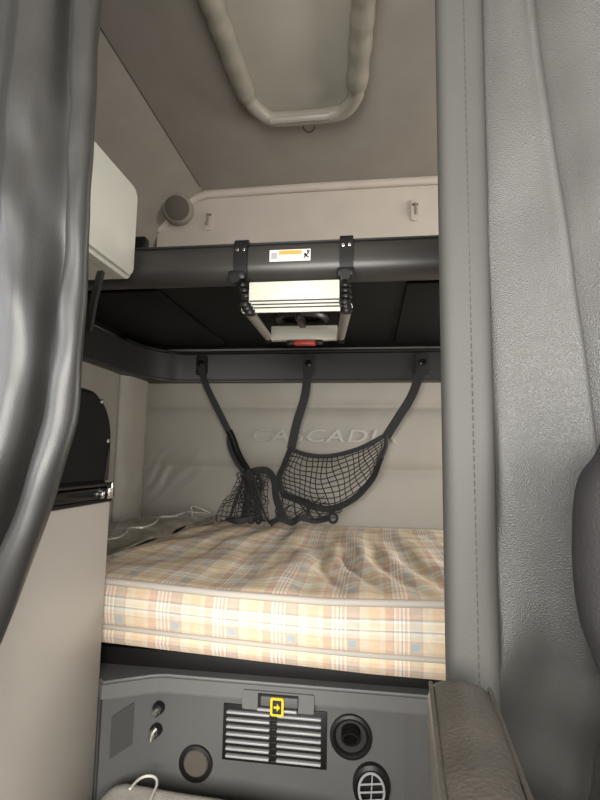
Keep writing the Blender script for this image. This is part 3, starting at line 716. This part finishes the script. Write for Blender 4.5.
b = NB(); rows = []
for i in range(NR):
    z = .30+(2.085-.30)*i/(NR-1); e = smoothed(edgeL, z); low_ = max(0, min(1, (1.15-z)/.5))
    k1 = .012*nz(z*2.2, 1); k2 = .014*nz(z*2.0, 5); k3 = .02*nz(z*1.7, 9)
    am = 1+.5*low_
    prof = [(-.026, .592), (-.012, .582), (-.002, .568), (-.004, .558), (-.014+k1*.3, .553), (-.026+k1*.5, .556), (-.036+k1, .568), (-.044+k1, .588+.006*low_), (-.054+k1, .590+.006*low_), (-.066+k2, .570), (-.080+k2, .560-.006*low_), (-.098+k2, .556), (-.118+k3, .560), (-.136+k3, .572), (-.155+k3, .575), (-.18+k2, .555), (-.21, .535), (-.24+k3, .575), (-.27, .595), (-.30+k1, .56), (-.33, .54), (-.37, .58), (-.41, .59), (-.45, .55), (-.50, .56), (-.55, .59), (-.60, .57)]
    rows.append([Vector((e+dx*(1.05+.1*low_), .56+(y-.567)*am+.008*nz(z*6, dx*25, 3)+.005*nz(z*14, dx*40, 8), z)) for dx, y in prof])
loft(b, rows, 190)
lc_ = obj('leather_curtain', b, 'leather_shade', ang=0); tag(lc_, 'leather curtain with painted-in shade hanging in folds at the left of the opening', 'curtain'); solid(lc_, .003)
b = NB(); ns = []
for r in rows[8:]:
    ns.append(r[0].lerp(r[3], .85)+Vector((0, -.004, 0)))
o = None
for k in range(0, len(ns)-1): pass
tube(b, [p+Vector((.003, 0, 0)) for p in ns], .0012, 5); obj('hem_stitching', b, 'thread', lc_)

# right curtain: flat stitched edge strip and a leather field behind it
def edgeR(z): return ay(437+11*max(0, min(1, (1.44-z)/.82)), 400, .6).x*0+lerpx([(.6, .0865), (1.45, .0855)], z)
rc = thing('stitched_curtain', 'grey leather curtain with a stitched flat edge strip at the right of the opening', 'curtain', (.3, .6, .2))
b = NB(); rows = []
for i in range(70):
    z = .2+1.885*i/69; x = edgeR(z); q = .0015*nz(z*5, 2)
    prof = [(x+.004, .622), (x-.0005, .612), (x, .600), (x+.006, .5925), (x+.018, .590+q), (x+.034, .589+q), (x+.046, .590), (x+.0525, .595), (x+.0535, .606), (x+.048, .618)]
    rows.append([Vector((a, y, z)) for a, y in prof])
loft(b, rows, 40); st_ = solid(obj('edge_strip', b, 'strip', rc, ang=0), .002)
for dx, n in ((.030, 130), (.0495, 130)):
    b = NB()
    for i in range(n):
        z = .35+1.2*i/n; x = edgeR(z)+dx; y = .5873 if dx < .04 else .5905
        tube(b, [(x, y+.0003, z), (x, y+.0003, z+.0062)], .00055, 4)
    obj('stitching', b, 'thread', st_)
def foldX(z): return lerpx([(.3, .268), (.6, .262), (.92, .243), (1.2, .218), (1.44, .196), (2.1, .17)], z)
b = NB(); rows = []
for i in range(NR):
    z = .2+1.885*i/(NR-1); x = edgeR(z)+.0485; f = smoothed(foldX, z); low_ = max(0, min(1, (.95-z)/.35))
    k = .006*nz(z*3, 7); mid_ = x+(f-x)*.45
    prof = [(x, .622), (x+.004, .612), (x+.008+k*.2, .604), (x+.018+k*.4, .598), (x+(f-x)*.48, .590+.012*low_*nz(z*5, 2)), (x+(f-x)*.74, .583-.008*low_), (f-.010, .579), (f-.003, .582), (f-.001, .592), (f-.012, .604), (f-.03, .616), (f-.03, .63), (f-.005, .634), (f+.03, .622+.01*low_), (f+.07, .604), (f+.11, .600), (f+.16, .625), (f+.21, .632), (f+.27, .60), (f+.34, .60), (f+.42, .63), (f+.52, .60), (f+.66, .61)]
    R = []
    for a, y in prof:
        w = max(0, min(1, (a-x)/.02))
        big = .012*nz(a*9+2, z*4.5, 11)+.006*nz(a*16, z*10, 17)
        dia = .010*low_*math.sin((a*.9+z*.55)*38+2*nz(a*6, z*5, 3))
        R.append(Vector((a, y+w*(big*(.6+.9*low_)+dia+min(.3, 1.3*max(0, .76-z)**2)), z)))  # lower part swept back to face down, shaped to darken like seat shade
    rows.append(R)
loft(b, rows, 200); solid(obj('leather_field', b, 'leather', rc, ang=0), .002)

# ------------------------------------------------------------------ seat at the right: backrest edge and armrest
st = thing('truck_seat', 'dark seat with a brown-grey leather armrest at the lower right', 'seat', (.42, .3, FZ))
AZ = .633
a0, a1, a2, a3 = az(425, 678, AZ), az(491, 676, AZ), az(533, 800, AZ), az(444, 800, AZ)
d = ((a2+a3)/2-(a0+a1)/2).normalized(); wid = ((a1-a0).length+(a2-a3).length)/4; c0 = (a0+a1)/2
sd = Vector((-d.y, d.x, 0))
if sd.x < 0: sd = -sd
LEN = .36; b = NB(); secs = []
NS = 40
for i in range(NS):
    t = i/(NS-1)*LEN; e = min(1, t/.03, (LEN-t)/.03); k = math.sqrt(max(0.0, 1-(1-e)**2))*.5+.5 if e < 1 else 1
    if i in (0, NS-1): k = .42
    h = .042*k; w = wid*(.86+.14*k) ; ring = []
    cc = c0+d*(t-.004)+Vector((0, 0, -.042))
    for q in range(28):
        an = 2*PI*q/28; cx_, sx_ = math.cos(an), math.sin(an); ex = .45
        X = math.copysign(abs(cx_)**ex, cx_)*w; Z = math.copysign(abs(sx_)**ex, sx_)*h
        ring.append(b.verts.new(cc+sd*X+Vector((0, 0, Z+.004*(1-(X/w)**2)*(1 if Z > 0 else 0)+.002*nz(t*20, X*30, 2)))))
    secs.append(ring)
for A, B in zip(secs, secs[1:]):
    for q in range(28): b.faces.new((A[q], A[(q+1) % 28], B[(q+1) % 28], B[q]))
b.faces.new(secs[0]); b.faces.new(secs[-1][::-1])
ar = obj('armrest', b, 'armlea', st, ang=0, label='brown-grey leather armrest')
for sgn in (-1, 1):
    b = NB(); tube(b, [c0+d*t+sd*sgn*(wid*.87)+Vector((0, 0, -.0035-.006*(1 if t in (.004,) else 0))) for t in [.012+.336*k/30 for k in range(31)]], .0022, 6); obj('piping', b, 'armlea', ar)
b = NB(); g0 = c0+d*.29+Vector((0, 0, -.05)); tube(b, [g0+sd*.02, g0+sd*.16+Vector((0, 0, -.02)), g0+sd*.21+Vector((0, 0, -.03))], .018, 12); obj('armrest_pivot', b, 'black', st)
# backrest: rounded shape, left outline bulging
SY = .40
ol = [ay(x_, y_, SY+.045) for x_, y_ in ((612, 430), (600, 456), (586, 474), (579, 500), (577, 545), (579, 590), (586, 630), (597, 660), (612, 700), (630, 760))]
ol = crom(ol, 40); cxs = ol[0].x+.22
b = NB(); rows = []
for p in ol:
    half = cxs-p.x; r = []
    for q in range(33):
        an = PI*q/16; cx_, sx_ = math.cos(an), math.sin(an)
        r.append(Vector((cxs+math.copysign(abs(cx_)**.6, cx_)*half, SY+.045+math.copysign(abs(sx_)**.6, sx_)*.05, p.z)))
    rows.append(r)
V = []
for r in rows: V.append([b.verts.new(p) for p in r[:-1]])
for A, B in zip(V, V[1:]):
    for q in range(32): b.faces.new((A[q], A[(q+1) % 32], B[(q+1) % 32], B[q]))
b.faces.new(V[0]); b.faces.new(V[-1][::-1])
obj('backrest', b, 'seat', st, ang=60)
zb_ = ol[-1].z
b = NB(); box(b, cxs-.20, cxs+.24, -.05, SY+.09, FZ+.22, FZ+.34, .04, 4); obj('seat_cushion', b, 'seat', st)
b = NB(); box(b, cxs-.16, cxs+.18, .0, SY+.06, FZ, FZ+.23, .02, 3); obj('pedestal', b, 'black', st)
b = NB(); box(b, cxs-.14, cxs+.16, SY+.02, SY+.075, FZ+.30, zb_+.02, .015, 3); obj('back_support', b, 'seat', st)

# ------------------------------------------------------------------ daylight
W = bpy.data.worlds.new('sky'); bpy.context.scene.world = W; W.use_nodes = True
bg = W.node_tree.nodes['Background']; bg.inputs[0].default_value = (.97, .98, 1.0, 1); bg.inputs[1].default_value = .2
def area(name, loc, target, sx, sy, power, col):
    L = bpy.data.lights.new(name, 'AREA'); L.shape = 'RECTANGLE'; L.size = sx; L.size_y = sy; L.energy = power; L.color = col
    o = bpy.data.objects.new(name, L); COL.objects.link(o); o.location = loc
    o.rotation_euler = (Vector(target)-Vector(loc)).to_track_quat('-Z', 'Y').to_euler(); return o
area('windshield_daylight', (.0, -1.1, .98), (0, 1.0, .92), 1.7, .9, 62, (1, .97, .92))
area('left_window_daylight', (-1.15, -.2, 1.15), (0, .6, .9), .7, .6, 8, (.97, .98, 1))
area('right_window_daylight', (1.15, -.2, 1.15), (0, .6, .9), .7, .6, 5, (.97, .98, 1))
# unseen cab walls below the glass, added to block low light
b = NB(); box(b, -1.3, 1.3, -1.36, -1.28, FZ, .56); struct(obj('shade_wall_front', b, 'base2', smooth=False))
b = NB(); box(b, -1.32, -1.25, -1.28, .62, FZ, .84); struct(obj('shade_wall_left', b, 'base2', smooth=False))
b = NB(); box(b, 1.25, 1.32, -1.28, .62, FZ, .84); struct(obj('shade_wall_right', b, 'base2', smooth=False))
# unseen frames with fill lamps on the right wall, added to brighten the sleeper
for n, (y, z, hy, hz_, pw) in enumerate(((1.62, .93, .30, .16, 7), (1.62, 1.68, .30, .13, 6))):
    b = NB(); tube(b, [(XR-.006, y+p[0], z+p[1]) for p in rrect(-hy, hy, -hz_, hz_, .05)], .014, 8, closed=True); struct(obj('fill_frame_%d' % (n+1), b, 'black'))
    area('sleeper_fill', (XR-.004, y, z), (0, y, z), 2*hy-.02, 2*hz_-.02, pw, (1, .95, .88))

S_ = bpy.context.scene
S_.view_settings.view_transform = 'Standard'; S_.view_settings.look = 'None'
S_.view_settings.gamma = 1; S_.view_settings.use_curve_mapping = False
S_.view_settings.exposure = .58
